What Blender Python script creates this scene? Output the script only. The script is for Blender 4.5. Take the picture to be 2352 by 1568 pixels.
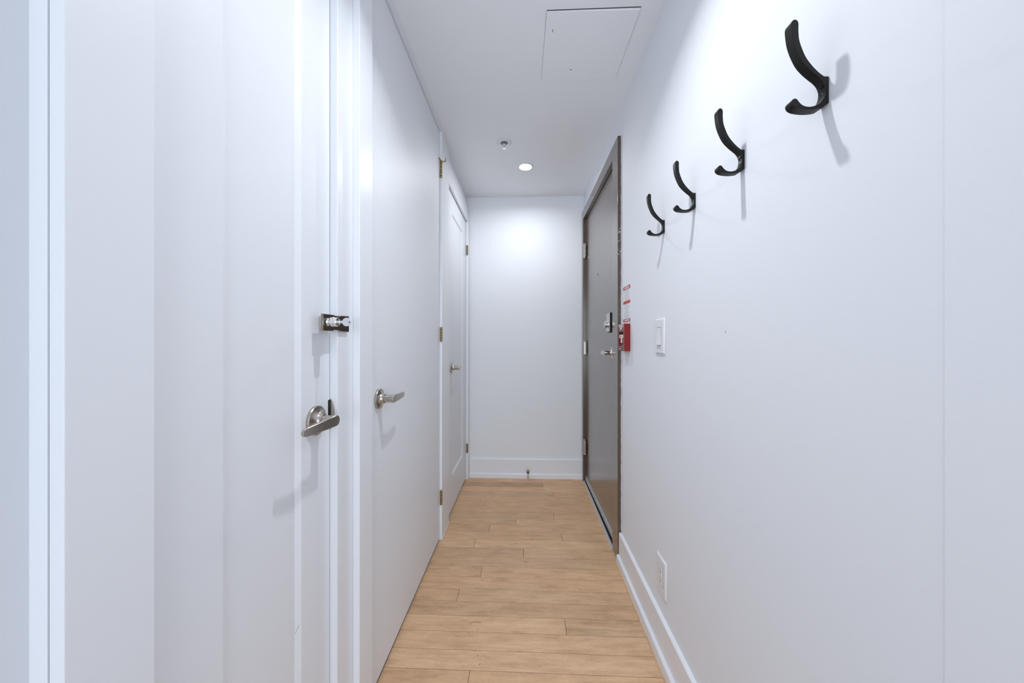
import bpy, bmesh, math, random
from mathutils import Vector, Matrix
random.seed(7)
scene = bpy.context.scene
for o in list(bpy.data.objects):
    bpy.data.objects.remove(o)

# ------------------------------------------------------------ camera, light
cam_d = bpy.data.cameras.new('camera')
cam_d.sensor_width = 36.0
cam_d.lens = 12.0
cam_d.clip_start = 0.02
cam = bpy.data.objects.new('camera', cam_d)
scene.collection.objects.link(cam)
cam.location = (0, 0, 1.13)
cam.rotation_euler = (math.pi / 2, 0, math.radians(2.264))
scene.camera = cam

world = bpy.data.worlds.new('world')
scene.world = world
world.use_nodes = True
world.node_tree.nodes['Background'].inputs[0].default_value = (0.86, 0.92, 1.0, 1)
world.node_tree.nodes['Background'].inputs[1].default_value = 1.0

scene.view_settings.view_transform = 'Standard'
scene.view_settings.look = 'None'
scene.view_settings.gamma = 1.0
scene.view_settings.use_curve_mapping = False
scene.view_settings.exposure = -0.04

LAMPS = [(0.0, 2.352, 4.7), (0.02, 0.83, 5.4), (0.0, -0.72, 0.3)]      # the ceiling downlights: x, y, watts
WINDOW_FILL_W = 118.0                                                            # added fill light, set at the made-up living room window


def area(name, loc, rot, sx, sy, watts, color, shape='RECTANGLE', spread=0):
    d = bpy.data.lights.new(name, 'AREA')
    d.shape = shape
    d.size = sx
    d.size_y = sy
    d.energy = watts
    d.color = color
    if spread:
        d.spread = math.radians(spread)
    o = bpy.data.objects.new(name, d)
    o.location = loc
    o.rotation_euler = rot
    scene.collection.objects.link(o)
    return o


area('window_fill', (0, -4.9, 1.25), (math.radians(95), 0, 0), 3.2, 1.9, WINDOW_FILL_W, (0.87, 0.94, 1.0))  # unseen fill lamp added behind the camera
for i, (x, y, w) in enumerate(LAMPS):
    area('downlight_bulb', (x, y, 2.326), (0, 0, 0), 0.05, 0.05, w, (0.95, 0.975, 1.0), 'DISK', 164 if y > 2 else 130)


# ------------------------------------------------------------ materials
def mat(name, color, rough=0.5, metal=0.0, bump=0.0, bscale=40.0, spec=0.5, coat=0.0, var=0.0):
    m = bpy.data.materials.new(name)
    m.use_nodes = True
    nt = m.node_tree
    b = nt.nodes['Principled BSDF']
    b.inputs['Base Color'].default_value = (*color, 1)
    b.inputs['Roughness'].default_value = rough
    b.inputs['Metallic'].default_value = metal
    b.inputs['Specular IOR Level'].default_value = spec
    b.inputs['Coat Weight'].default_value = coat
    b.inputs['Coat Roughness'].default_value = 0.20
    if bump or var:
        tc = nt.nodes.new('ShaderNodeTexCoord')
        n = nt.nodes.new('ShaderNodeTexNoise')
        n.inputs['Scale'].default_value = bscale
        n.inputs['Detail'].default_value = 3
        nt.links.new(tc.outputs['Object'], n.inputs['Vector'])
        if bump:
            bp = nt.nodes.new('ShaderNodeBump')
            bp.inputs['Strength'].default_value = bump
            bp.inputs['Distance'].default_value = 0.002
            nt.links.new(n.outputs['Fac'], bp.inputs['Height'])
            nt.links.new(bp.outputs['Normal'], b.inputs['Normal'])
        if var:
            r = nt.nodes.new('ShaderNodeMapRange')
            r.inputs['To Min'].default_value = max(0.02, rough - var)
            r.inputs['To Max'].default_value = rough + var
            nt.links.new(n.outputs['Fac'], r.inputs['Value'])
            nt.links.new(r.outputs['Result'], b.inputs['Roughness'])
    return m


def brushed(name, color, rough):
    m = mat(name, color, rough, 1.0)
    nt = m.node_tree
    b = nt.nodes['Principled BSDF']
    tc = nt.nodes.new('ShaderNodeTexCoord')
    mp = nt.nodes.new('ShaderNodeMapping')
    mp.inputs['Scale'].default_value = (60, 900, 900)
    n = nt.nodes.new('ShaderNodeTexNoise')
    n.inputs['Scale'].default_value = 1.0
    bp = nt.nodes.new('ShaderNodeBump')
    bp.inputs['Strength'].default_value = 0.12
    bp.inputs['Distance'].default_value = 0.0005
    nt.links.new(tc.outputs['Object'], mp.inputs['Vector'])
    nt.links.new(mp.outputs['Vector'], n.inputs['Vector'])
    nt.links.new(n.outputs['Fac'], bp.inputs['Height'])
    nt.links.new(bp.outputs['Normal'], b.inputs['Normal'])
    return m


def emis(name, color, s):
    m = bpy.data.materials.new(name)
    m.use_nodes = True
    b = m.node_tree.nodes['Principled BSDF']
    b.inputs['Base Color'].default_value = (*color, 1)
    b.inputs['Emission Color'].default_value = (*color, 1)
    b.inputs['Emission Strength'].default_value = s
    return m


def wood_mat():
    m = bpy.data.materials.new('oak_plank')
    m.use_nodes = True
    nt = m.node_tree
    N, L = nt.nodes, nt.links
    b = N['Principled BSDF']
    tc = N.new('ShaderNodeTexCoord')
    oi = N.new('ShaderNodeObjectInfo')
    off = N.new('ShaderNodeVectorMath')
    off.operation = 'SCALE'
    comb = N.new('ShaderNodeCombineXYZ')
    L.new(oi.outputs['Random'], comb.inputs[0])
    L.new(oi.outputs['Random'], comb.inputs[1])
    L.new(comb.outputs[0], off.inputs[0])
    off.inputs['Scale'].default_value = 37.0
    add = N.new('ShaderNodeVectorMath')
    add.operation = 'ADD'
    L.new(tc.outputs['Object'], add.inputs[0])
    L.new(off.outputs[0], add.inputs[1])

    def noise(scale_xyz, detail, rough=0.55, dist=0.0):
        mp = N.new('ShaderNodeMapping')
        mp.inputs['Scale'].default_value = scale_xyz
        n = N.new('ShaderNodeTexNoise')
        n.inputs['Scale'].default_value = 1.0
        n.inputs['Detail'].default_value = detail
        n.inputs['Roughness'].default_value = rough
        n.inputs['Distortion'].default_value = dist
        L.new(add.outputs[0], mp.inputs['Vector'])
        L.new(mp.outputs['Vector'], n.inputs['Vector'])
        return n
    fine = noise((26, 330, 1), 6, 0.7)
    mid = noise((6, 60, 1), 4, 0.6, 0.6)
    cloud = noise((7, 17, 1), 3)
    knots = noise((11, 30, 1), 2)
    mix1 = N.new('ShaderNodeMix')
    mix1.data_type = 'FLOAT'
    mix1.inputs[0].default_value = 0.55
    L.new(fine.outputs['Fac'], mix1.inputs[2])
    L.new(mid.outputs['Fac'], mix1.inputs[3])
    mix2 = N.new('ShaderNodeMix')
    mix2.data_type = 'FLOAT'
    mix2.inputs[0].default_value = 0.35
    L.new(mix1.outputs[0], mix2.inputs[2])
    L.new(cloud.outputs['Fac'], mix2.inputs[3])
    cr = N.new('ShaderNodeValToRGB')
    cr.color_ramp.elements[0].position = 0.36
    cr.color_ramp.elements[0].color = (0.500, 0.314, 0.180, 1)
    cr.color_ramp.elements[1].position = 0.63
    cr.color_ramp.elements[1].color = (0.780, 0.540, 0.345, 1)
    e = cr.color_ramp.elements.new(0.5)
    e.color = (0.665, 0.436, 0.264, 1)
    L.new(mix2.outputs[0], cr.inputs['Fac'])
    kr = N.new('ShaderNodeValToRGB')
    kr.color_ramp.elements[0].position = 0.70
    kr.color_ramp.elements[0].color = (1, 1, 1, 1)
    kr.color_ramp.elements[1].position = 0.80
    kr.color_ramp.elements[1].color = (0.62, 0.56, 0.50, 1)
    L.new(knots.outputs['Fac'], kr.inputs['Fac'])
    m1 = N.new('ShaderNodeMix')
    m1.data_type = 'RGBA'
    m1.blend_type = 'MULTIPLY'
    m1.inputs[0].default_value = 1.0
    L.new(cr.outputs['Color'], m1.inputs[6])
    L.new(kr.outputs['Color'], m1.inputs[7])
    pore = noise((60, 900, 1), 3, 0.7)
    pr = N.new('ShaderNodeValToRGB')
    pr.color_ramp.elements[0].position = 0.30
    pr.color_ramp.elements[0].color = (0.72, 0.66, 0.60, 1)
    pr.color_ramp.elements[1].position = 0.46
    pr.color_ramp.elements[1].color = (1, 1, 1, 1)
    L.new(pore.outputs['Fac'], pr.inputs['Fac'])
    m0 = N.new('ShaderNodeMix')
    m0.data_type = 'RGBA'
    m0.blend_type = 'MULTIPLY'
    m0.inputs[0].default_value = 1.0
    L.new(m1.outputs[2], m0.inputs[6])
    L.new(pr.outputs['Color'], m0.inputs[7])
    m2 = N.new('ShaderNodeMix')
    m2.data_type = 'RGBA'
    m2.blend_type = 'MULTIPLY'
    m2.inputs[0].default_value = 1.0
    L.new(m0.outputs[2], m2.inputs[6])
    L.new(oi.outputs['Color'], m2.inputs[7])
    L.new(m2.outputs[2], b.inputs['Base Color'])
    b.inputs['Roughness'].default_value = 0.52
    bp = N.new('ShaderNodeBump')
    bp.inputs['Strength'].default_value = 0.15
    bp.inputs['Distance'].default_value = 0.0008
    L.new(mix1.outputs[0], bp.inputs['Height'])
    L.new(bp.outputs['Normal'], b.inputs['Normal'])
    return m


WHITE = (0.855, 0.886, 0.940)
M = dict(
    wall=mat('wall_paint', WHITE, 0.62, bump=0.10, bscale=160, spec=0.35),
    ceil=mat('ceiling_paint', (0.935, 0.952, 0.985), 0.8, bump=0.06, bscale=120, spec=0.2),
    trim=mat('trim_paint', (0.862, 0.892, 0.946), 0.34, bump=0.04, bscale=60),
    door=mat('door_paint', (0.855, 0.886, 0.940), 0.50, bump=0.05, bscale=70),
    wood=wood_mat(),
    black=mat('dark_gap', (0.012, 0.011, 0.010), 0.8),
    hook=mat('black_powder_coat', (0.0055, 0.005, 0.0046), 0.42, spec=0.28, bump=0.04, bscale=900),
    hookscrew=mat('dark_screw', (0.003, 0.003, 0.003), 0.25, spec=0.5),
    nickel=brushed('brushed_nickel', (0.50, 0.455, 0.41), 0.26),
    chrome=mat('chrome', (0.80, 0.79, 0.78), 0.07, 1.0),
    smoke=mat('dark_chrome', (0.30, 0.255, 0.22), 0.10, 1.0),
    bronze=mat('antique_brass', (0.33, 0.24, 0.13), 0.32, 1.0, var=0.08, bscale=300),
    steel=mat('satin_steel', (0.62, 0.60, 0.57), 0.22, 1.0),
    alu=mat('mill_aluminium', (0.66, 0.67, 0.69), 0.38, 0.55),
    taupe=mat('taupe_gloss_paint', (0.092, 0.066, 0.048), 0.30, spec=0.35, coat=1.0, bump=0.03, bscale=50),
    frame=mat('taupe_frame_paint', (0.092, 0.064, 0.046), 0.20, spec=0.30, coat=0.9, bump=0.04, bscale=90),
    plastic=mat('white_plastic', (0.82, 0.84, 0.88), 0.28),
    shade=mat('grey_recess', (0.22, 0.22, 0.23), 0.5),
    knot=mat('knot_brown', (0.07, 0.045, 0.03), 0.7),
    slot=mat('slot_dark', (0.08, 0.08, 0.085), 0.6),
    red=mat('red_enamel', (0.23, 0.004, 0.004), 0.28, bump=0.03, bscale=300),
    redlabel=mat('red_print', (0.46, 0.015, 0.015), 0.45),
    orange=mat('orange_red_print', (0.58, 0.045, 0.02), 0.45),
    cream=mat('cream_plastic', (0.85, 0.78, 0.68), 0.4),
    pink=mat('pink_print', (0.75, 0.25, 0.20), 0.5),
    paper=mat('white_label', (0.84, 0.86, 0.90), 0.4),
    ink=mat('grey_ink', (0.42, 0.43, 0.47), 0.6),
    rubber=mat('white_rubber', (0.80, 0.79, 0.76), 0.5),
    lens=emis('lit_lens', (1.0, 0.98, 0.96), 30.0),
    key=mat('nickel_key', (0.72, 0.73, 0.76), 0.30, 0.9),
    chip=mat('chipped_primer', (0.80, 0.79, 0.77), 0.7),
    glass=mat('window_blind', (0.85, 0.9, 0.95), 0.6),
)


# ------------------------------------------------------------ helpers
class MB:
    """collects shapes into one mesh"""

    def __init__(s):
        s.bm = bmesh.new()

    def box(s, x0, x1, y0, y1, z0, z1):
        x0, x1 = sorted((x0, x1)); y0, y1 = sorted((y0, y1)); z0, z1 = sorted((z0, z1))
        v = [s.bm.verts.new(p) for p in ((x0, y0, z0), (x1, y0, z0), (x1, y1, z0), (x0, y1, z0),
                                         (x0, y0, z1), (x1, y0, z1), (x1, y1, z1), (x0, y1, z1))]
        for f in ((0, 3, 2, 1), (4, 5, 6, 7), (0, 1, 5, 4), (1, 2, 6, 5), (2, 3, 7, 6), (3, 0, 4, 7)):
            s.bm.faces.new([v[i] for i in f])
        return s

    def lathe(s, prof, origin, axis, seg=28):
        """prof: (radius, distance) pairs along axis"""
        a = Vector(axis).normalized()
        t = Vector((0, 0, 1)) if abs(a.z) < 0.9 else Vector((0, 1, 0))
        u = a.cross(t).normalized()
        w = a.cross(u).normalized()
        o = Vector(origin)
        rings = []
        for r, d in prof:
            if r < 1e-6:
                rings.append([s.bm.verts.new(o + a * d)])
            else:
                rings.append([s.bm.verts.new(o + a * d + u * (r * math.cos(2 * math.pi * k / seg)) +
                                             w * (r * math.sin(2 * math.pi * k / seg))) for k in range(seg)])
        for A, B in zip(rings, rings[1:]):
            for k in range(seg):
                k2 = (k + 1) % seg
                if len(A) == 1 and len(B) == 1:
                    continue
                if len(A) == 1:
                    s.bm.faces.new((A[0], B[k2], B[k]))
                elif len(B) == 1:
                    s.bm.faces.new((A[k], A[k2], B[0]))
                else:
                    s.bm.faces.new((A[k], A[k2], B[k2], B[k]))
        for R, flip in ((rings[0], True), (rings[-1], False)):
            if len(R) > 1:
                s.bm.faces.new(R[::-1] if flip else R)
        return s

    def prism(s, pts, a, b, plane='XZ'):
        """closed outline pts extruded from a to b across the plane"""
        def P(p, t):
            return {'XZ': (p[0], t, p[1]), 'YZ': (t, p[0], p[1]), 'XY': (p[0], p[1], t)}[plane]
        A = [s.bm.verts.new(P(p, a)) for p in pts]
        B = [s.bm.verts.new(P(p, b)) for p in pts]
        s.bm.faces.new(A)
        s.bm.faces.new(B[::-1])
        n = len(pts)
        for i in range(n):
            s.bm.faces.new((A[(i + 1) % n], A[i], B[i], B[(i + 1) % n]))
        return s

    def poly(s, pts):
        s.bm.faces.new([s.bm.verts.new(p) for p in pts])
        return s

    def build(s, name, m, parent=None, bevel=0.0, smooth=35, loc=(0, 0, 0), seg=2, skew=None):
        bm = s.bm
        if skew:
            for v in bm.verts:
                v.co = skew(v.co)
        bmesh.ops.recalc_face_normals(bm, faces=bm.faces)
        off = Vector(loc)
        for v in bm.verts:
            v.co -= off
        if smooth:
            for f in bm.faces:
                f.smooth = True
            lim = math.radians(smooth)
            for e in bm.edges:
                if len(e.link_faces) == 2 and e.calc_face_angle(0) > lim:
                    e.smooth = False
        me = bpy.data.meshes.new(name)
        bm.to_mesh(me)
        bm.free()
        me.materials.append(M[m] if isinstance(m, str) else m)
        o = bpy.data.objects.new(name, me)
        scene.collection.objects.link(o)
        if parent is not None:
            o.parent = parent
            w = Vector((0, 0, 0))
            p = parent
            while p is not None:
                w += p.location
                p = p.parent
            o.location = off - w
        else:
            o.location = off
        if bevel:
            md = o.modifiers.new('bevel', 'BEVEL')
            md.width = bevel
            md.segments = seg
            md.limit_method = 'ANGLE'
            md.angle_limit = math.radians(40)
        return o


def empty(name, loc):
    o = bpy.data.objects.new(name, None)
    o.empty_display_size = 0.05
    o.location = loc
    scene.collection.objects.link(o)
    return o


def tag(o, label=None, cat=None, group=None, kind=None):
    if label: o['label'] = label
    if cat: o['category'] = cat
    if group: o['group'] = group
    if kind: o['kind'] = kind
    return o


def text_mesh(name, body, size, m, parent, P, facing, extrude=0.0004, width=None):
    """flat lettering; facing '-x' reads from the corridor on the right wall"""
    cu = bpy.data.curves.new(name, 'FONT')
    cu.body = body
    cu.size = size
    cu.align_x = 'CENTER'
    cu.align_y = 'CENTER'
    cu.extrude = extrude
    cu.resolution_u = 2
    t = bpy.data.objects.new('tmp', cu)
    scene.collection.objects.link(t)
    bpy.context.view_layer.update()
    me = bpy.data.meshes.new_from_object(t.evaluated_get(bpy.context.evaluated_depsgraph_get()))
    bpy.data.objects.remove(t)
    xs = [v.co.x for v in me.vertices]
    k = 1.0
    if width:
        k = width / (max(xs) - min(xs))
    for v in me.vertices:
        x, y, z = v.co
        v.co = (-z, -x * k, y)          # local x runs towards -Y, outward is -X
    me.materials.clear()
    me.materials.append(M[m])
    me.name = name
    o = bpy.data.objects.new(name, me)
    scene.collection.objects.link(o)
    w = Vector((0, 0, 0)); p = parent
    while p is not None:
        w += p.location; p = p.parent
    o.parent = parent
    o.location = Vector(P) - w
    return o


# ============================================================ THE SETTING
H = 2.333
YF = 2.84            # far wall
# --- floor: dark underlay + planks running across the hall
floor = tag(MB().box(-0.70, 0.62, -1.2, 2.95, -0.04, -0.0125)
            .build('floor', mat('subfloor', (0.030, 0.018, 0.010), 0.8), smooth=0),
            'light brown wood plank floor of the narrow hallway', 'floor', kind='structure')
ROWS = [2.824, 2.739, 2.6564, 2.5716, 2.492, 2.4204, 2.3428, 2.2583, 2.1760, 2.1000, 2.0188, 1.9423, 1.8651,
        1.7859, 1.7070, 1.6300, 1.5518, 1.4770, 1.3999, 1.3224, 1.2436, 1.1668]
JOINT = {1: 0.1352, 3: 0.2072, 5: -0.2819, 7: 0.1824, 8: -0.0598, 9: -0.2174, 10: 0.2099, 11: -0.2852,
         12: -0.0108, 14: -0.2168, 16: -0.3003, 18: 0.1586, 21: -0.1906}
while ROWS[-1] > -1.2:
    ROWS.append(ROWS[-1] - 0.0785)
TINT = {(1, 0): 0.80, (1, 1): 1.05, (0, 0): 1.08, (2, 0): 1.10, (3, 0): 0.98, (4, 0): 1.04, (9, 0): 0.93, (10, 0): 1.0,
        (11, 1): 1.10, (11, 0): 1.06, (12, 0): 0.90, (12, 1): 1.02, (13, 0): 0.94, (14, 0): 0.95, (15, 0): 0.98,
        (16, 0): 0.93, (17, 0): 0.88, (18, 0): 1.04, (18, 1): 0.92, (19, 0): 1.02, (20, 0): 1.06, (21, 0): 0.95,
        (16, 1): 0.97, (21, 1): 1.02, (8, 1): 1.06, (7, 0): 0.94}
rnd = random.Random(3)
for i in range(len(ROWS) - 1):
    y1 = 2.838 if i == 0 else ROWS[i]
    y0 = ROWS[i + 1]
    j = JOINT.get(i)
    if j is None and i > 21 and i % 2:
        j = rnd.uniform(-0.35, 0.35)
    segs = [(-0.60, 0.56)] if j is None else [(-0.60, j), (j, 0.56)]
    for k, (a, b) in enumerate(segs):
        c = Vector(((a + b) / 2, (y0 + y1) / 2, 0))
        g = 0.0007
        o = MB().box(a + g, b - g, y0 + g, y1 - g, -0.012, 0.0).build('plank', 'wood', floor, bevel=0.0006, smooth=0,
                                                                     loc=c, seg=1)
        t = TINT.get((i, k), rnd.uniform(0.92, 1.06))
        w = rnd.uniform(0.0, 0.035)
        o.color = (t * (1 + w), t, t * (1 - w), 1)
        o.hide_render = False

FLECKS = [(-0.1876, 1.3319, 0.004, 0.003), (-0.1828, 1.328, 0.002, 0.002), (-0.1922, 1.3277, 0.0015, 0.002), (-0.2211, 1.3165, 0.003, 0.003), (-0.2168, 1.3108, 0.0015, 0.002), (-0.2831, 1.3281, 0.002, 0.002), (-0.1723, 1.2229, 0.0015, 0.01), (-0.16, 1.1902, 0.002, 0.01), (-0.1179, 1.6192, 0.003, 0.003), (0.248, 1.568, 0.002, 0.006), (0.2507, 1.5599, 0.004, 0.002), (0.1431, 1.7339, 0.003, 0.003), (-0.1697, 1.8443, 0.001, 0.004), (0.0323, 1.9499, 0.003, 0.002), (0.0396, 1.9438, 0.002, 0.002), (0.0506, 1.8924, 0.002, 0.002), (-0.2348, 1.6667, 0.002, 0.003), (0.3506, 1.4257, 0.002, 0.002), (0.3487, 1.8764, 0.002, 0.003)]
fk = MB()
fr_ = random.Random(9)
for x, y, a, b in FLECKS:       # small dents and knots in the planks
    fk.prism([(x + math.cos(1.047 * q) * a * fr_.uniform(0.35, 0.65) + math.sin(1.047 * q) * b * 0.12, y + math.sin(1.047 * q) * b * fr_.uniform(0.4, 0.6))
              for q in range(6)], 0.0, 0.0003, 'XY')
tag(fk.build('knot_flecks', 'knot', floor, smooth=0, loc=(0, 1.4, 0)), kind='stuff')

ceiling = tag(MB().box(-0.75, 0.75, -1.2, 2.95, H, H + 0.10).box(-2.6, 2.6, -5.0, -1.2, H, H + 0.10)
              .build('ceiling', 'ceil', smooth=0), 'plain white painted ceiling of the hallway', 'ceiling',
              kind='structure')

# --- left wall (recessed behind the doors), with the deeper bit next to the camera
wl = MB()
wl.box(-0.66, -0.526, -1.2, 0.3415, 0, H)                 # plain wall beside the camera
wl.box(-0.66, -0.5055, 0.3415, 0.4270, 0, H)              # return of drywall behind the first casing
wl.box(-0.66, -0.60, 0.4270, 2.84, 0, H)                  # back of the closets
wl.box(-0.60, -0.545, 0.4270, 0.8677, 2.12, H)            # over the first door
wl.box(-0.60, -0.5055, 0.8677, 1.0299, 0, H)
wl.box(-0.60, -0.5055, 1.0299, 1.925, 2.326, H)
wl.box(-0.60, -0.4920, 1.925, 2.105, 0, H)
wl.box(-0.60, -0.4900, 2.105, 2.84, 2.115, H)             # over the far door
wl.box(-0.60, -0.4900, 2.775, 2.84, 0, 2.115)
wl.box(-2.6, -0.526, -1.3, -1.2, 0, H)
wall_left = tag(wl.build('wall_left', 'wall', smooth=0), 'white painted left wall around the closet doors', 'wall',
                kind='structure')


def rskew(v):
    """the wall with the entry door leans in slightly towards the far end"""
    if v.y > 1.775 and v.x < 0.535:
        return Vector((v.x - 0.0105 * (v.y - 1.775) / 1.05, v.y, v.z))
    return v


WR = 0.4915
wr = MB()
wr.box(WR - 0.0006, 0.62, -1.2, 0.4198, 0, H)
wr.box(WR, 0.62, 0.4198, 1.7755, 0, H)
wr.box(WR, 0.62, 1.7755, 2.84, 2.188, H)
wr.box(0.56, 0.62, 1.7755, 2.84, 0, 2.188)
wr.box(0.494, 2.6, -1.3, -1.2, 0, H)
wall_right = tag(wr.build('wall_right', 'wall', skew=rskew), 'long white painted right wall with the coat hooks', 'wall',
                 kind='structure')
mk = MB()
mk.lathe([(0.0, 0.0007), (0.0011, 0.0005), (0.0016, 0.0)], (WR, 0.8593, 1.1545), (-1, 0, 0), 10)
mk.lathe([(0.0, 0.0005), (0.0009, 0.0)], (WR, 0.8600, 1.1505), (-1, 0, 0), 8)
mk.build('nail_hole', 'slot', wall_right, loc=(WR, 0.8593, 1.153))

tag(MB().box(-0.66, 0.62, YF, YF + 0.11, 0, H).build('wall_far', 'wall', smooth=0),
    'blank white wall closing the far end of the hallway', 'wall', kind='structure')

# living room behind the camera
tag(MB().box(-2.6, 2.6, -5.0, -1.2, -0.04, -0.001).build('floor_bounce_carpet', mat('pale_bounce_carpet', (0.80, 0.80, 0.80), 0.9, bump=0.3, bscale=300), smooth=0),  # unseen pale floor, added to throw light up to the ceiling
    'unseen pale carpet behind the camera, added to bounce light', 'carpet', kind='structure')
tag(MB().box(-2.6, 2.6, -5.1, -5.0, 0, 0.25).box(-2.6, 2.6, -5.1, -5.0, 2.32, H)
    .box(-2.6, -1.65, -5.1, -5.0, 0.25, 2.32).box(1.65, 2.6, -5.1, -5.0, 0.25, 2.32)
    .build('wall_back', 'wall', smooth=0), 'white living room wall with the added wide window behind the camera', 'wall',
    kind='structure')
tag(MB().box(-2.7, -2.6, -5.1, -1.2, 0, H).box(2.6, 2.7, -5.1, -1.2, 0, H).build('wall_side', 'wall', smooth=0),
    'white side walls of the living room behind the camera', 'wall', kind='structure')
win = tag(MB().box(-1.65, -1.6, -5.06, -5.02, 0.25, 2.32).box(1.6, 1.65, -5.06, -5.02, 0.25, 2.32)
          .box(-1.6, 1.6, -5.06, -5.02, 0.25, 0.3).box(-1.6, 1.6, -5.06, -5.02, 2.27, 2.32)
          .box(-0.02, 0.02, -5.06, -5.02, 0.3, 2.27).build('added_window_1', 'trim', bevel=0.002),
          'wide white framed window added behind the camera for fill light', 'window', kind='structure')  # unseen window, made up to carry the fill light

# --- skirting
bf = MB()
bf.prism([(2.84, 0.0), (2.84, 0.1575), (2.832, 0.1575), (2.827, 0.1535), (2.827, 0.0)], -0.468, 0.468, 'YZ')
bf.bm.verts.ensure_lookup_table()
base_far = tag(bf.build('baseboard_far', 'trim', bevel=0.0008, smooth=30), 'tall white baseboard along the far wall',
               'baseboard', kind='structure')
MB().prism([(2.827, 0.0), (2.827, 0.0385), (2.822, 0.0385), (2.8165, 0.034), (2.8155, 0.0)], -0.468, 0.468, 'YZ') \
    .build('shoe_moulding', 'trim', base_far, bevel=0.0006)
b0, b1 = -1.2, 1.7720
br = MB()
br.prism([(WR, 0.0), (WR, 0.152), (WR - 0.008, 0.152), (WR - 0.0135, 0.147), (WR - 0.0135, 0.0)], b0, b1, 'XZ')
base_right = tag(br.build('baseboard_right', 'trim', bevel=0.0008), 'tall white baseboard along the right wall',
                 'baseboard', kind='structure')
MB().prism([(WR - 0.0135, 0.0), (WR - 0.0135, 0.040), (WR - 0.019, 0.040), (WR - 0.0250, 0.034), (WR - 0.0260, 0.0)],
           b0, b1, 'XZ').build('shoe_moulding', 'trim', base_right, bevel=0.0006)
tag(MB().box(0.4600, 0.4655, b0, 1.778, 0.0, 0.0022).build('trim_1', 'wood', smooth=0),
    'thin wooden edging strip between floor planks and right baseboard', 'trim', kind='structure')

# --- casings on the left
tag(MB().box(-0.5050, -0.488, 0.3425, 0.4305, 0, H - 0.001).build('trim_2', 'trim', bevel=0.0006),
    'white door casing nearest the camera on the left wall', 'trim', kind='structure')
c3 = MB().box(-0.545, -0.488, 0.8678, 0.9480, 0, H - 0.001).box(-0.545, -0.505, 0.4305, 0.8678, 2.112, H - 0.001)
tag(c3.build('trim_3', 'trim', bevel=0.0015), 'white casing and jamb beside the near closet door handle', 'trim',
    kind='structure')
tag(MB().box(-0.5050, -0.4690, 0.9484, 1.0299, 0, H - 0.001).build('trim_4', 'trim', bevel=0.0015),
    'white raised casing between near closet door and flush door', 'trim', kind='structure')
tag(MB().box(-0.5050, -0.4745, 1.0299, 1.925, 2.3225, H - 0.0005).build('trim_5', 'trim', bevel=0.001),
    'thin white head strip above the flush door', 'trim', kind='structure')
tag(MB().box(-0.4915, -0.4745, 1.925, 2.104, 0.012, H - 0.001).box(-0.4915, -0.4735, 1.9265, 2.104, 0.0, 0.012)
    .build('trim_6', 'trim', bevel=0.0012), 'wide white casing between flush door and far panel door', 'trim',
    kind='structure')
tag(MB().box(-0.4895, -0.4735, 2.1045, 2.8265, 2.113, 2.250).build('trim_7', 'trim', bevel=0.002),
    'white head casing over the far panel door', 'trim', kind='structure')
tag(MB().box(-0.4895, -0.4690, 2.776, 2.8265, 0, 2.1125).build('trim_8', 'trim', bevel=0.002),
    'narrow white casing in the far left corner', 'trim', kind='structure')


# ============================================================ DOORS
def panel_door(root, X, y0, y1, z0, z1, py0, py1, pz0, pz1, t=0.035, bw=0.013, depth=0.007):
    """stiles and rails as one moulded slab whose panel field is a child"""
    s = MB()
    bm = s.bm
    V = lambda x, y, z: bm.verts.new((x, y, z))
    O = [V(X, y0, z0), V(X, y1, z0), V(X, y1, z1), V(X, y0, z1)]
    I = [V(X, py0, pz0), V(X, py1, pz0), V(X, py1, pz1), V(X, py0, pz1)]
    K = [V(X - depth, py0 + bw, pz0 + bw), V(X - depth, py1 - bw, pz0 + bw), V(X - depth, py1 - bw, pz1 - bw),
         V(X - depth, py0 + bw, pz1 - bw)]
    B = [V(X - t, y0, z0), V(X - t, y1, z0), V(X - t, y1, z1), V(X - t, y0, z1)]
    for i in range(4):
        j = (i + 1) % 4
        bm.faces.new((O[i], O[j], I[j], I[i]))
        bm.faces.new((I[i], I[j], K[j], K[i]))
        bm.faces.new((O[j], O[i], B[i], B[j]))
    bm.faces.new(B)
    s.build('slab', 'door', root, loc=(X, (y0 + y1) / 2, z0), smooth=20)
    MB().box(X - depth - 0.012, X - depth, py0 + bw - 0.0005, py1 - bw + 0.0005, pz0 + bw - 0.0005, pz1 - bw + 0.0005) \
        .build('panel', 'door', root, smooth=0, loc=(X - depth, (py0 + py1) / 2, (pz0 + pz1) / 2))


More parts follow.
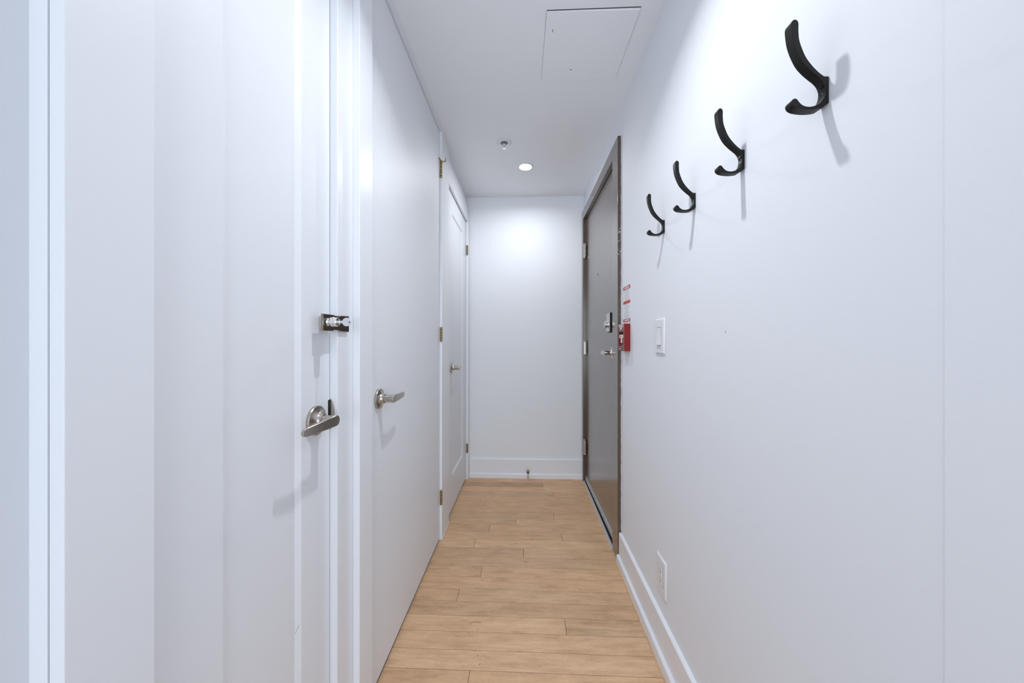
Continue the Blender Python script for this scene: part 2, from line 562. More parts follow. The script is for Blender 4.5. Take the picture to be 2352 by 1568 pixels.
def lever(root, P, n, d, L=0.118, r=0.0125, neck=0.054, plate_r=0.0335, m='nickel'):
    """P on the door face, n = +1/-1 outward in x, d = +1/-1 lever direction in y"""
    P = Vector(P)
    s = MB()
    s.lathe([(r, 0.006), (r, neck - 0.0050), (r * 0.9, neck - 0.0035), (0, neck - 0.0035)], P, (n, 0, 0), 28)
    # blade: tapering flat paddle with round ends
    ns, a0 = 26, -0.0125
    t = 0.0060
    prev = None
    for i in range(ns + 1):
        q = i / ns
        y = a0 + (L - a0) * (0.5 - 0.5 * math.cos(math.pi * q))
        base = 0.0134 - 0.0046 * max(0, (y / L))
        e0 = min(1.0, (y - a0) / 0.0125)
        e1 = min(1.0, (L - y) / 0.0085)
        hh = base * math.sqrt(max(0.0, 1 - (1 - e0) ** 2)) * math.sqrt(max(0.0, 1 - (1 - e1) ** 2))
        hh = max(hh, 0.0006)
        sag = 0.006 * max(0, y / L) ** 2
        xo = P.x + n * (neck - sag)
        cy = P.y + d * y
        cz = P.z - 0.0015 * max(0, y / L)
        ring = []
        th = t * (1.0 + 0.6 * max(0.0, 1 - max(0, y) / 0.03))
        for (fx, fz) in ((0, -0.90), (0, 0.90), (-0.18, 1.0), (-0.8, 1.0), (-1, 0.88), (-1, -0.88), (-0.8, -1.0), (-0.18, -1.0)):
            ring.append(s.bm.verts.new((xo + n * fx * th, cy, cz + fz * hh)))
        if prev:
            for k in range(8):
                s.bm.faces.new((prev[k], prev[(k + 1) % 8], ring[(k + 1) % 8], ring[k]))
        else:
            s.bm.faces.new(ring)
        prev = ring
    s.bm.faces.new(prev[::-1])
    h = s.build('lever_handle', m, root, loc=P, smooth=38)
    s = MB()
    R = plate_r
    s.lathe([(R, 0.0), (R, 0.0055), (R - 0.0012, 0.0075), (R * 0.82, 0.0083), (R * 0.66, 0.0096), (R * 0.55, 0.0118), (r + 0.0040, 0.0155),
             (r + 0.0030, 0.0195), (r + 0.0030, 0.0230), (r + 0.0006, 0.0238), (0, 0.0238)], P, (n, 0, 0), 48)
    s.build('rosette', m, h, loc=P, smooth=30)
    return h


def hinge(root, x, y, z0, z1, r=0.0068, m='bronze', knuckles=5, tips=False, leaf=None):
    """barrel built of knuckles, standing in the gap between door and casing"""
    s = MB()
    L = (z1 - z0) / knuckles
    for k in range(knuckles):
        s.lathe([(r * 0.92, 0), (r, 0.0008), (r, L - 0.0012), (r * 0.92, L - 0.0004)], (x, y, z0 + k * L), (0, 0, 1), 16)
    if tips:
        for zz, a in ((z1, 1), (z0, -1)):
            s.lathe([(r * 0.6, 0), (r * 0.95, 0.002), (r * 1.05, 0.005), (r * 0.8, 0.008), (0, 0.0095)], (x, y, zz),
                    (0, 0, a), 16)
    h = s.build('hinge', m, root, loc=(x, y, z0))
    if leaf:
        MB().box(*leaf[:4], z0, z1).build('leaf', m, h, loc=(x, y, z0), bevel=0.0003)
    return h


# --- door 1, near closet, panelled
d1 = tag(empty('door_1', (-0.508, 0.436, 0.0)), 'white panelled closet door at left with a key lock and lever handle',
         'door', kind='structure')
panel_door(d1, -0.508, 0.4350, 0.8655, 0.012, 2.105, 0.5539, 0.7545, 0.243, 1.982)
lever(d1, (-0.508, 0.8050, 0.9395), 1, -1, L=0.114, plate_r=0.0355)
sp = MB().box(-0.5079, -0.5076, 0.8592, 0.8655, 0.905, 0.979)
sp.build('latch_slot', 'black', d1, loc=(-0.508, 0.863, 0.94), smooth=0)
sp = MB()
pts = [(-0.5085, 0.903)] + [(-0.5075 + 0.0125 * math.sin(math.pi * k / 14), 0.942 - 0.040 * math.cos(math.pi * k / 14))
                            for k in range(15)] + [(-0.5085, 0.981)]
sp.prism(pts, 0.8660, 0.8676, 'XZ')
sp.build('strike_lip', 'nickel', d1, loc=(-0.505, 0.867, 0.94), bevel=0.0004)
sc = MB()
sc.prism([(0.7330, 0.4860), (0.7332, 0.4868), (0.7470, 0.4935), (0.7470, 0.4929)], -0.5079, -0.5076, 'YZ')
sc.build('scuff_mark', 'slot', d1, loc=(-0.508, 0.74, 0.49), smooth=0)

# --- door 2, flush full height
d2 = tag(empty('door_2', (-0.488, 1.034, 0.0)), 'white flush full-height door in the middle of the left wall', 'door',
         kind='structure')
MB().box(-0.523, -0.488, 1.0345, 1.9210, 0.012, 2.3190).build('slab', 'door', d2, loc=(-0.488, 1.034, 0.012), bevel=0.0012)
lever(d2, (-0.488, 1.1150, 0.9405), 1, 1, L=0.112)
HX, HY = -0.4790, 1.9235
hs = [hinge(d2, HX, HY, a, b, r=0.0066) for a, b in ((2.060, 2.140), (1.130, 1.212), (0.203, 0.286))]
p = MB()        # hinge pin door stop over the top hinge
p.lathe([(0.0060, 0), (0.0075, 0.003), (0.0055, 0.013), (0.0035, 0.020), (0, 0.022)], (HX, HY, 2.1405), (0, 0, 1), 16)


def rod(mb, a, b, r, seg=12):
    a, b = Vector(a), Vector(b)
    mb.lathe([(r, 0), (r, (b - a).length)], a, (b - a), seg)


rod(p, (HX, HY, 2.150), (-0.4855, HY - 0.020, 2.166), 0.0028)
rod(p, (HX, HY, 2.152), (-0.4530, HY - 0.002, 2.152), 0.0026)
rod(p, (-0.4530, HY - 0.002, 2.144), (-0.4545, HY - 0.002, 2.170), 0.0022)
p.build('hinge_pin_stop', 'bronze', hs[0], loc=(HX, HY, 2.14))
MB().lathe([(0.003, 0), (0.0048, 0.001), (0.0048, 0.005), (0.003, 0.0065)], (-0.4800, HY - 0.024, 2.166), (-1, -0.1, 0.15), 16) \
    .lathe([(0.003, 0), (0.0046, 0.001), (0.0046, 0.006), (0.003, 0.008)], (-0.4530, HY - 0.002, 2.147), (0.75, -0.2, -0.6), 16) \
    .build('bumper', 'rubber', hs[0], loc=(-0.47, HY, 2.15))

MB().box(-0.520, -0.4915, 1.0345, 1.9210, 0.0012, 0.0120).build('door_gap_shade', 'black', d2, smooth=0, loc=(-0.505, 1.48, 0.006))  # black strip filling the gap, stands in for shade under the door

# --- door 3, far, panelled
d3 = tag(empty('door_3', (-0.490, 2.110, 0.0)), 'white panelled door at the far end of the left wall', 'door',
         kind='structure')
panel_door(d3, -0.490, 2.1080, 2.7710, 0.012, 2.1060, 2.2750, 2.6400, 0.236, 1.986, bw=0.011, depth=0.008)
lever(d3, (-0.490, 2.2330, 0.9570), 1, 1, L=0.112)
MB().box(-0.522, -0.4935, 2.1080, 2.7710, 0.0012, 0.0120).build('door_gap_shade', 'black', d3, smooth=0, loc=(-0.505, 2.44, 0.006))  # under-door shade as a black strip, as on the flush door
for a, b in ((1.838, 1.916), (0.222, 0.296)):
    hinge(d3, -0.4760, 2.7735, a, b, r=0.0075)

# --- door 4, entry
DX = 0.4990
sk = lambda v: Vector((v.x - 0.0105 * (v.y - 1.775) / 1.05, v.y, v.z))
d4 = tag(empty('door_4', (DX, 1.90, 0.0)), 'glossy taupe grey entry door at the far end of the right wall', 'door',
         kind='structure')
MB().box(DX, DX + 0.045, 1.8860, 2.7720, 0.012, 2.1120).build('slab', 'taupe', d4, loc=(DX, 1.9, 0.012), bevel=0.001, skew=sk)
lh = lever(d4, (DX - 0.0015, 1.957, 1.0660), -1, 1, L=0.112, m='steel')
db = MB()
db.prism([(1.912, 1.190), (1.912, 1.285), (1.917, 1.2925), (1.987, 1.2925), (1.992, 1.285), (1.992, 1.190), (1.985, 1.181),
          (1.919, 1.181)], DX - 0.0015, DX - 0.028, 'YZ')
deadb = db.build('deadbolt', 'black', d4, loc=(DX, 1.957, 1.237), bevel=0.003)
MB().prism([(1.914, 1.192), (1.914, 1.283), (1.919, 1.290), (1.985, 1.290), (1.990, 1.283), (1.990, 1.192), (1.984, 1.184),
            (1.920, 1.184)], DX - 0.028, DX - 0.034, 'YZ').build('cover_plate', 'steel', deadb, loc=(DX, 1.957, 1.237), bevel=0.003)
MB().lathe([(0.0165, 0), (0.0165, 0.004), (0.0190, 0.006), (0.0190, 0.017), (0.017, 0.019), (0, 0.019)],
           (DX - 0.034, 1.952, 1.225), (-1, 0, 0), 32).build('thumbturn', 'steel', deadb, loc=(DX - 0.03, 1.957, 1.225))
pv = MB().lathe([(0.0080, 0), (0.0080, 0.002), (0.0055, 0.003), (0.005, 0.0015), (0, 0.0015)],
                (DX - 0.0053, 2.345, 1.585), (-1, 0, 0), 24).build('peephole', 'smoke', d4, loc=(DX, 2.345, 1.585))
for a, b in ((1.808, 1.912), (1.026, 1.128), (0.228, 0.336)):
    hinge(d4, 0.4745, 2.7755 - 0.004, a, b, r=0.0078, m='steel', knuckles=3, tips=True,
          leaf=(0.4790, 0.4800, 2.735, 2.7690))
sw = MB().box(DX - 0.0065, DX - 0.0002, 1.8875, 2.7700, 0.0125, 0.0500)
sweep = sw.build('door_sweep', 'alu', d4, loc=(DX, 2.33, 0.03), skew=sk, bevel=0.001)
for y in (1.925, 2.15, 2.42, 2.68):
    MB().lathe([(0.0042, 0), (0.0042, 0.001), (0, 0.0018)], (DX - 0.0065 - 0.0105 * (y - 1.775) / 1.05, y, 0.033), (-1, 0, 0), 12) \
        .build('screw', 'slot', sweep, loc=(DX, y, 0.033))

# frame of the entry door
f = MB()
FX = 0.4740
f.box(FX, 0.5600, 1.7758, 1.8820, 0, 2.1880)                 # near jamb
f.box(FX, 0.5600, 2.7760, 2.8385, 0, 2.1880)                 # far jamb
f.box(FX, 0.5600, 1.8820, 2.7760, 2.1165, 2.1880)            # head
fr = tag(f.build('trim_9', 'frame', skew=sk, bevel=0.0012), 'taupe brown metal frame around the entry door', 'door frame',
         kind='structure')
ch = MB()
r2 = random.Random(5)
for k in range(15):
    zz = r2.choice((1.63, 1.655, 1.69, 1.70, 1.585, 1.60)) + r2.uniform(-0.012, 0.012)
    xx = r2.uniform(0.4755, 0.4885)
    a = r2.uniform(0.0008, 0.0030)
    b = r2.uniform(0.001, 0.0055)
    rot = r2.uniform(0, 3.1)
    n = 6
    ch.prism([(xx + math.cos(rot + 6.283 * q / n) * a * r2.uniform(0.5, 1.1), zz + math.sin(rot + 6.283 * q / n) * b * r2.uniform(0.5, 1.1))
              for q in range(n)], 1.7752, 1.7757, 'XZ')
tag(ch.build('paint_chips', 'chip', fr, loc=(0.48, 1.7755, 1.65), smooth=0), kind='stuff')
ck = MB()
for k in range(60):                                           # rough bead of caulk between wall and frame
    zz = 0.16 + k * 0.0338
    ck.prism([(0.4905 + r2.uniform(-0.0012, 0.0004), zz), (0.4930, zz), (0.4930, zz + 0.034), (0.4905 + r2.uniform(-0.0012, 0.0004), zz + 0.034)],
             1.7735, 1.7757, 'XZ')
ck.build('caulk_bead', 'paper', fr, loc=(0.49, 1.775, 0.16), smooth=0)
th = MB()
th.prism([(0.4665, 0.0), (0.4672, 0.0050), (0.4695, 0.0080), (0.4790, 0.0080), (0.4790, 0.0)], 1.8700, 2.7755, 'XZ')
thr = tag(th.build('trim_10', 'alu', smooth=30, skew=lambda v: Vector((v.x - 0.0015 * (v.y - 1.775), v.y, v.z))),
          'metal threshold strip at the foot of the entry door', 'threshold', kind='structure')
MB().box(0.4792, 0.5000, 1.8830, 2.7750, 0.0005, 0.0040).build('threshold_shade', 'black', thr, smooth=0, loc=(0.489, 2.3, 0))  # black strip painting the dark gap between threshold and door

# ============================================================ THINGS ON THE LEFT
# surface lock that bridges the near closet door and its casing
lk = tag(empty('closet_lock', (-0.4875, 0.855, 1.177)), 'shiny dark chrome surface lock bridging the closet door edge',
         'lock')
MB().box(-0.5078, -0.4876, 0.8200, 0.8600, 1.160, 1.193).build('mounting_block', 'steel', lk, loc=(-0.498, 0.835, 1.177), bevel=0.001)
fp = MB()
fp.prism([(0.7945, 1.1560), (0.7945, 1.1965), (0.8400, 1.1970), (0.8420, 1.1955), (0.8700, 1.1955), (0.8720, 1.1975), (0.9140, 1.1990), (0.9140, 1.1555),
          (0.8720, 1.1565), (0.8700, 1.1585), (0.8400, 1.1585), (0.8370, 1.1560)], -0.4875, -0.4815, 'YZ')
fp.build('face_plate', 'smoke', lk, loc=(-0.4845, 0.855, 1.177), bevel=0.0009)
CY, CZ = 0.8135, 1.1775
cyl = MB().lathe([(0.0090, 0), (0.0100, 0.0015), (0.0085, 0.0040), (0.0085, 0.0075), (0.0112, 0.0085), (0.0118, 0.0125),
                  (0.0118, 0.0150), (0.0104, 0.0160), (0.0110, 0.0175), (0.0110, 0.0245), (0.0100, 0.0260), (0.0072, 0.0262), (0.0070, 0.0254), (0, 0.0254)],
                 (-0.4815, CY, CZ), (1, 0, 0), 36).build('lock_cylinder', 'chrome', lk, loc=(-0.4815, CY, CZ))
ks = MB()
kc = (-0.4345, CZ - 0.0002)
bow = [(kc[0] + 0.0108 * math.cos(a), kc[1] + 0.0104 * math.sin(a)) for a in
       [math.radians(160 - 320 * k / 26) for k in range(27)]]
bow += [(-0.4470, CZ - 0.0030), (-0.4560, CZ - 0.0030), (-0.4560, CZ + 0.0030), (-0.4470, CZ + 0.0030)]
ks.prism(bow, CY - 0.0010, CY + 0.0010, 'XZ')
key = tag(ks.build('key', 'key', loc=(-0.445, CY, CZ), bevel=0.0003), 'silver key with round bow left in the closet lock', 'key')
MB().lathe([(0.0019, 0), (0.0019, 0.0003)], (-0.4275, CY - 0.0011, CZ - 0.0005), (0, -1, 0), 16).build('key_hole', 'slot', key,
                                                                                       loc=(-0.4275, CY, CZ))

# ============================================================ THINGS ON THE RIGHT WALL
HOOK = [(0, .0507), (.0076, .0510), (.0159, .0580), (.0258, .0686), (.0357, .0826), (.0424, .0983), (.0465, .1120),
        (.0477, .1276), (.0476, .1375), (.0495, .1430), (.0532, .1448), (.0570, .1432), (.0588, .1390), (.0587, .1310),
        (.0565, .1140), (.0515, .0970), (.0424, .0777), (.0324, .0654), (.0225, .0562), (.0145, .0495), (.0090, .0430),
        (.0060, .0360), (.0050, .0295), (.0058, .0225), (.0085, .0150), (.0135, .0085), (.0208, .0042), (.0290, .0024),
        (.0355, .0030), (.0407, .0050), (.0450, .0085), (.0480, .0125), (.0505, .0155), (.0535, .0163), (.0566, .0150),
        (.0584, .0112), (.0575, .0070), (.0545, .0035), (.0490, .0008), (.0400, -.0010), (.0308, -.0018), (.0200, -.0015),
        (.0120, .0000), (0, .0080)]


def spline(P, sub=4):
    out = []
    for i in range(len(P) - 1):
        p0, p1, p2, p3 = P[max(i - 1, 0)], P[i], P[i + 1], P[min(i + 2, len(P) - 1)]
        for k in range(sub):
            t = k / sub
            out.append(tuple(0.5 * (2 * p1[c] + (p2[c] - p0[c]) * t + (2 * p0[c] - 5 * p1[c] + 4 * p2[c] - p3[c]) * t * t +
                                    (3 * p1[c] - p0[c] - 3 * p2[c] + p3[c]) * t ** 3) for c in (0, 1)))
    return out + [P[-1]]


HOOK = [HOOK[0]] + spline(HOOK[1:-1]) + [HOOK[-1]]


def coat_hook(y, z, label, shiny):
    w = 0.0150
    root = empty('coat_hook', (WR, y, z))
    tag(root, label, 'coat hook', 'black double coat hooks on the right wall')
    s = MB()
    s.prism([(WR - d, z + h) for d, h in HOOK], y - w / 2, y + w / 2, 'XZ')
    s.build('hook_body', 'hook', root, loc=(WR, y, z), bevel=0.0006, smooth=40)
    for h, dd, ax in ((0.0395, 0.0066, (-1, 0, 0.42)), (0.0250, 0.0046, (-1, 0, -0.10))):
        MB().lathe([(0.0036, 0), (0.0036, 0.0008), (0.0028, 0.0012), (0.0014, 0.0004), (0, 0.0004)], (WR - dd, y, z + h - 0.001), ax, 20) \
            .build('screw', shiny, root, loc=(WR - dd, y, z + h))
    return root


coat_hook(0.5805, 1.5090, 'black double-prong coat hook nearest the camera, high on the right', 'hookscrew')
coat_hook(0.7935, 1.5100, 'black coat hook with shiny screws, second from the camera', 'chrome')
coat_hook(1.0135, 1.5085, 'black coat hook third from the camera, second from the entry door', 'hookscrew')
coat_hook(1.2330, 1.5080, 'black coat hook farthest from the camera, nearest the entry door frame', 'hookscrew')

# light switch
Y0, Y1, Z0, Z1 = 1.2195, 1.3040, 1.0850, 1.2130
sw = tag(empty('light_switch', (WR, (Y0 + Y1) / 2, (Z0 + Z1) / 2)), 'white rocker light switch on the right wall below the hooks', 'light switch')


def wall_plate(root, Y0, Y1, Z0, Z1, t=0.0062):
    s = MB()
    a, b = 0.0, 0.0045
    A = [(WR, Y0, Z0), (WR, Y1, Z0), (WR, Y1, Z1), (WR, Y0, Z1)]
    B = [(WR - t * 0.45, Y0, Z0), (WR - t * 0.45, Y1, Z0), (WR - t * 0.45, Y1, Z1), (WR - t * 0.45, Y0, Z1)]
    Cc = [(WR - t, Y0 + b, Z0 + b), (WR - t, Y1 - b, Z0 + b), (WR - t, Y1 - b, Z1 - b), (WR - t, Y0 + b, Z1 - b)]
    vs = [[s.bm.verts.new(p) for p in r] for r in (A, B, Cc)]
    for q in range(2):
        for i in range(4):
            j = (i + 1) % 4
            s.bm.faces.new((vs[q][i], vs[q][j], vs[q + 1][j], vs[q + 1][i]))
    s.bm.faces.new(vs[2])
    s.bm.faces.new(vs[0][::-1])
    return s.build('wall_plate', 'plastic', root, loc=(WR, (Y0 + Y1) / 2, (Z0 + Z1) / 2), bevel=0.0015, smooth=25)


wall_plate(sw, Y0, Y1, Z0, Z1)
yc = (Y0 + Y1) / 2
MB().prism([(WR - 0.0060, 1.1800), (WR - 0.0072, 1.1800), (WR - 0.0078, 1.1520), (WR - 0.0120, 1.1170), (WR - 0.0060, 1.1170)],
           yc - 0.0165, yc + 0.0165, 'XZ').build('rocker', 'plastic', sw, loc=(WR, yc, 1.149), bevel=0.0008)
MB().box(WR - 0.00635, WR - 0.0060, yc - 0.0178, yc + 0.0178, 1.1155, 1.1815).build('rocker_gap', 'slot', sw, loc=(WR, yc, 1.149), smooth=0)
for z in (1.1035, 1.1945):
    MB().lathe([(0.0030, 0), (0.0030, 0.0007), (0, 0.0010)], (WR - 0.0062, yc, z), (-1, 0, 0), 14).build('screw', 'plastic', sw, loc=(WR, yc, z))

# outlet
Y0, Y1, Z0, Z1 = 1.2050, 1.2880, 0.2265, 0.3550
po = tag(empty('power_outlet', (WR, (Y0 + Y1) / 2, (Z0 + Z1) / 2)), 'white double power outlet low on the right wall above the baseboard', 'outlet')
wall_plate(po, Y0, Y1, Z0, Z1)
yc = (Y0 + Y1) / 2
MB().box(WR - 0.00635, WR - 0.0060, yc - 0.0178, yc + 0.0178, 0.2565, 0.3255).build('face_gap', 'slot', po, loc=(WR, yc, 0.291), smooth=0)
face = MB().box(WR - 0.0085, WR - 0.0060, yc - 0.0165, yc + 0.0165, 0.2580, 0.3240).build('socket_face', 'plastic', po, loc=(WR, yc, 0.291), bevel=0.0008)
for zc in (0.3075, 0.2745):
    s = MB().box(WR - 0.0087, WR - 0.0080, yc - 0.0072, yc - 0.0058, zc, zc + 0.0075).box(WR - 0.0087, WR - 0.0080, yc + 0.0058, yc + 0.0072, zc, zc + 0.0065)
    s.lathe([(0.0024, 0), (0.0024, 0.0006)], (WR - 0.0081, yc, zc - 0.0060), (-1, 0, 0), 12)
    s.build('socket_slot', 'slot', face, loc=(WR, yc, zc), smooth=0)
for z in (0.2430, 0.3390):
    MB().lathe([(0.0030, 0), (0.0030, 0.0007), (0, 0.0010)], (WR - 0.0062, yc, z), (-1, 0, 0), 14).build('screw', 'plastic', po, loc=(WR, yc, z))

# fire alarm pull station
AX = 0.4640
fa = tag(empty('fire_alarm', (WR, 1.6750, 1.1480)), 'red fire alarm pull station mounted on wall beside the entry door frame', 'fire alarm')
a0, a1, z0, z1 = 1.6225, 1.7270, 1.0845, 1.2140
s = MB()
s.box(AX + 0.006, WR, a0, a1, z0, z1)
s.box(AX, AX + 0.006, a0, a1, 1.1770, z1)
s.box(AX, AX + 0.006, a0, a1, z0, 1.1080)
s.box(AX, AX + 0.006, a0, 1.6420, 1.1080, 1.1770)
s.box(AX, AX + 0.006, 1.7150, a1, 1.1080, 1.1770)
s.build('housing', 'red', fa, loc=(WR, 1.675, 1.148), bevel=0.0007)
MB().box(AX + 0.0048, AX + 0.0059, 1.6430, 1.7140, 1.1620, 1.1765).build('recess', 'black', fa, loc=(AX, 1.675, 1.17), smooth=0)
hd = MB()
hd.box(AX + 0.0005, AX + 0.0055, 1.6520, 1.7080, 1.1470, 1.1625)
hd.box(AX + 0.0010, AX + 0.0055, 1.6730, 1.6880, 1.1230, 1.1470)
hdl = hd.build('pull_handle', 'cream', fa, loc=(AX, 1.68, 1.15), bevel=0.0006)
tag(MB().box(AX + 0.0002, AX + 0.0005, 1.664, 1.674, 1.1515, 1.1580).box(AX + 0.0002, AX + 0.0005, 1.677, 1.684, 1.1515, 1.1580)
    .box(AX + 0.0002, AX + 0.0005, 1.687, 1.696, 1.1515, 1.1580).build('print_lines', 'pink', hdl, loc=(AX, 1.68, 1.155), smooth=0), kind='stuff')
MB().box(AX + 0.0040, AX + 0.0058, 1.6755, 1.6855, 1.1150, 1.1225).build('slot', 'black', fa, loc=(AX, 1.68, 1.118), smooth=0)
text_mesh('lettering', 'FIRE', 0.019, 'paper', fa, (AX - 0.0004, 1.676, 1.2050), '-x', width=0.080)
MB().prism([(1.7010, 1.1985), (1.6600, 1.1985), (1.6800, 1.1850)], AX - 0.0005, AX, 'YZ').build('arrow', 'cream', fa, loc=(AX, 1.68, 1.19), smooth=0)
ov = MB()
ov.prism([(1.6830 + 0.026 * math.cos(6.2832 * k / 28), 1.0945 + 0.0075 * math.sin(6.2832 * k / 28)) for k in range(28)], AX - 0.0006, AX, 'YZ')
emb = ov.build('emblem', 'black', fa, loc=(AX, 1.683, 1.0945))
MB().prism([(1.7020, 1.0975), (1.6850, 1.0972), (1.6640, 1.0945), (1.6680, 1.0918), (1.6800, 1.0922), (1.7010, 1.0925)], AX - 0.0010, AX - 0.0004, 'YZ') \
    .build('emblem_mark', 'paper', emb, loc=(AX, 1.683, 1.0945), smooth=0)

# instruction label above the alarm
SX = WR - 0.0006
ns = tag(MB().box(SX, WR, 1.6205, 1.7345, 1.2245, 1.4000).build('instruction_label', 'paper', loc=(WR, 1.6775, 1.3125), smooth=0),
         'white label with red bands stuck above the fire alarm', 'label')
for n, (b0_, b1_, m_) in enumerate(((1.3830, 1.3990, 'redlabel'), (1.3130, 1.3275, 'orange'), (1.2260, 1.2400, 'redlabel'))):
    band = MB().box(SX - 0.0004, SX, 1.6215, 1.7335, b0_, b1_).build('red_band', m_, ns, loc=(SX, 1.6775, (b0_ + b1_) / 2), smooth=0)
    if n != 1:
        bl = MB()
        y = 1.6775 - 0.040
        zc = (b0_ + b1_) / 2
        rr = random.Random(4 + n)
        while y < 1.6775 + 0.038:
            ww = rr.uniform(0.0035, 0.0065)
            hh = rr.uniform(0.0030, 0.0046)
            bl.box(SX - 0.0007, SX - 0.0004, y, y + ww, zc - hh, zc + hh)
            y += ww + (0.0016 if rr.random() < 0.75 else 0.005)
        tag(bl.build('print_lines', 'paper', band, loc=(SX, 1.6775, zc), smooth=0), kind='stuff')
ln = MB()
r3 = random.Random(2)
for zz in [1.3770, 1.3715, 1.3655, 1.3590, 1.3520, 1.3450, 1.3385, 1.3330, 1.3065, 1.3000, 1.2930, 1.2860, 1.2790, 1.2725, 1.2660, 1.2590, 1.2520, 1.2455]:
    w = r3.uniform(0.018, 0.048)
    y = 1.6775 - w
    while y < 1.6775 + w:
        ww = r3.uniform(0.004, 0.012)
        ln.box(SX - 0.0003, SX, y, min(y + ww, 1.6775 + w), zz - 0.0008, zz + 0.0008)
        y += ww + 0.0018
tag(ln.build('print_lines', 'ink', ns, loc=(SX, 1.6775, 1.31), smooth=0), kind='stuff')

# ============================================================ ON THE CEILING
# access hatch
ap = tag(empty('access_panel', (0.245, 1.413, H)), 'square white access hatch set in the ceiling', 'access panel')
s = MB()
top = [(0.0776, 1.2468), (0.4154, 1.2520), (0.4103, 1.5802), (0.0723, 1.5800)]
zb = [H - 0.0034, H - 0.0034, H - 0.0018, H - 0.0018]
A = [s.bm.verts.new((x, y, H - 0.0001)) for x, y in top]
B = [s.bm.verts.new((x, y, z)) for (x, y), z in zip(top, zb)]
s.bm.faces.new(A)
s.bm.faces.new(B[::-1])
for i in range(4):
    s.bm.faces.new((A[(i + 1) % 4], A[i], B[i], B[(i + 1) % 4]))
s.build('hatch_door', 'ceil', ap, loc=(0.245, 1.413, H), smooth=0)
MB().box(0.0770, 0.4160, 1.2430, 1.2466, H - 0.0006, H - 0.0001).build('hatch_gap', 'slot', ap, loc=(0.245, 1.245, H), smooth=0)
MB().box(0.196, 0.2030, 1.5155, 1.5195, H - 0.0025, H - 0.0020).build('latch_slot', 'slot', ap, loc=(0.2, 1.517, H - 0.003), smooth=0)
MB().box(0.1040, 0.1060, 1.3170, 1.3300, H - 0.0035, H - 0.0029).build('latch_slot', 'slot', ap, loc=(0.105, 1.32, H - 0.003), smooth=0)
MB().prism([(0.4156, 1.2520), (0.4168, 1.2520), (0.4112, 1.5802), (0.4104, 1.5802)], H - 0.0006, H - 0.0001, 'XY') \
    .build('hatch_gap', 'slot', ap, loc=(0.414, 1.41, H), smooth=0)
MB().prism([(0.0775, 1.2468), (0.0767, 1.2468), (0.0717, 1.5800), (0.0722, 1.5800)], H - 0.0006, H - 0.0001, 'XY') \
    .build('hatch_gap', 'slot', ap, loc=(0.075, 1.41, H), smooth=0)
MB().box(0.0975, 0.0983, 1.400, 1.510, H - 0.0029, H - 0.0020).build('crease', 'trim', ap, loc=(0.098, 1.45, H - 0.003), smooth=0)

# sprinkler
SPX, SPY = -0.1286, 2.0600
spk = tag(empty('fire_sprinkler', (SPX, SPY, H)), 'small white pendant fire sprinkler in the ceiling, before the lit downlight', 'sprinkler')
MB().lathe([(0.0410, 0), (0.0410, 0.0012), (0.0395, 0.0030), (0.0290, 0.0052), (0.0250, 0.0056), (0.0238, 0.0050), (0.0230, 0.0006), (0, 0.0006)],
           (SPX, SPY, H - 0.0001), (0, 0, -1), 48).build('escutcheon', 'plastic', spk, loc=(SPX, SPY, H))
MB().lathe([(0.0425, 0), (0.0425, 0.0004), (0, 0.0004)], (SPX, SPY + 0.0012, H), (0, 0, -1), 48).build('ring_shadow', 'slot', spk, loc=(SPX, SPY, H))  # dark disc painting a thin shadow line round the escutcheon
MB().lathe([(0.0232, 0), (0.0232, 0.0006)], (SPX, SPY, H - 0.0009), (0, 0, -1), 32).build('recess', 'shade', spk, loc=(SPX, SPY, H - 0.001))
s = MB()
s.lathe([(0.0070, 0), (0.0070, 0.009), (0.0045, 0.010), (0.0045, 0.012)], (SPX, SPY, H - 0.001), (0, 0, -1), 20)
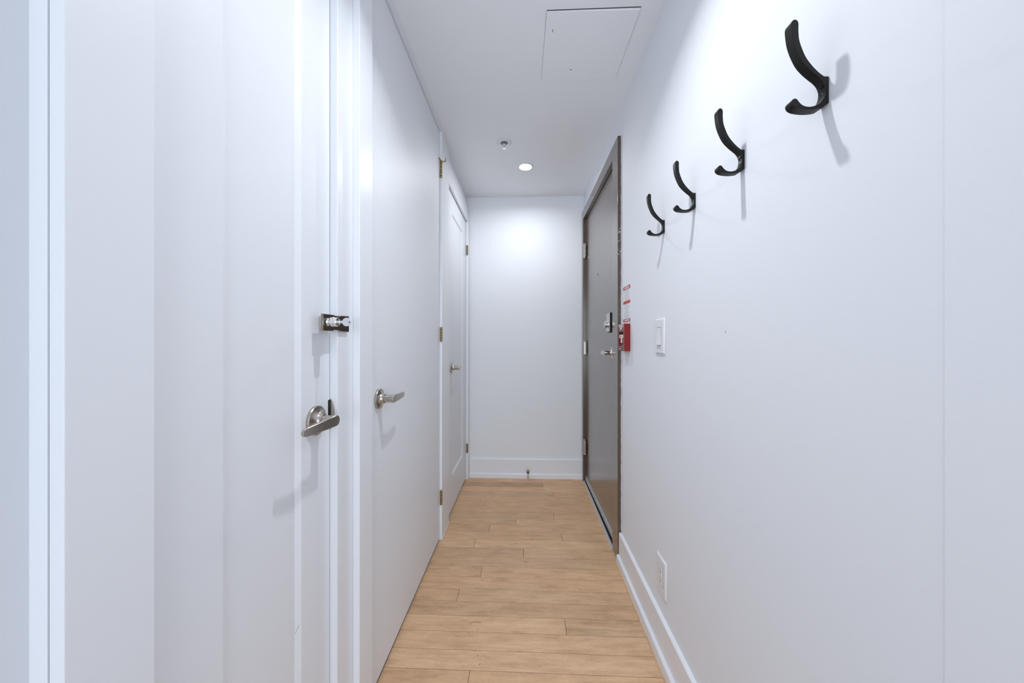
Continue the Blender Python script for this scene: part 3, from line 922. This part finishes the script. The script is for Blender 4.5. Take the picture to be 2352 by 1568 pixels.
rod(s, (SPX - 0.0060, SPY, H - 0.010), (SPX - 0.0020, SPY, H - 0.034), 0.0014)
rod(s, (SPX + 0.0060, SPY, H - 0.010), (SPX + 0.0020, SPY, H - 0.034), 0.0014)
rod(s, (SPX, SPY, H - 0.010), (SPX, SPY, H - 0.030), 0.0016)
s.lathe([(0.0030, 0), (0.0030, 0.004), (0.0100, 0.0048), (0.0105, 0.0056), (0, 0.0056)], (SPX, SPY, H - 0.032), (0, 0, -1), 20)
s.build('sprinkler_head', 'chrome', spk, loc=(SPX, SPY, H - 0.02))

# downlights
names = ['lit round recessed downlight near the far wall', 'lit recessed downlight above the closet door, over the coat hooks',
         'lit recessed downlight behind the camera']
for (x, y, w), lab in zip(LAMPS, names):
    dl = tag(empty('downlight', (x, y, H)), lab, 'ceiling light', 'recessed hallway downlights')
    MB().lathe([(0.0560, 0), (0.0560, 0.0015), (0.0540, 0.0032), (0.0430, 0.0045), (0.0410, 0.0030), (0.0405, 0.0006), (0, 0.0006)],
               (x, y, H - 0.0001), (0, 0, -1), 48).build('trim_ring', 'plastic', dl, loc=(x, y, H))
    MB().lathe([(0.0402, 0), (0.0402, 0.0022), (0.030, 0.0042), (0, 0.0052)], (x, y, H - 0.0007), (0, 0, -1), 40) \
        .build('lens', 'lens', dl, loc=(x, y, H - 0.001))

# ============================================================ ON THE FLOOR
DSX, DSY = 0.0205, 2.7760
ds = tag(empty('door_stop', (DSX, DSY, 0.0)), 'small metal door stop post in front of the far baseboard', 'door stop')
MB().lathe([(0.0090, 0), (0.0090, 0.002), (0.0060, 0.005), (0.0045, 0.012), (0.0048, 0.030), (0.0060, 0.047), (0.0040, 0.052), (0.0, 0.052)],
           (DSX, DSY, 0.0002), (0, 0, 1), 24).build('post', 'chrome', ds, loc=(DSX, DSY, 0))
MB().lathe([(0.0035, 0), (0.0090, 0.006), (0.0115, 0.016), (0.0118, 0.024), (0.0095, 0.031), (0.005, 0.034), (0, 0.035)],
           (DSX, DSY, 0.0515), (0, 0, 1), 24).build('knob', 'smoke', ds, loc=(DSX, DSY, 0.06))
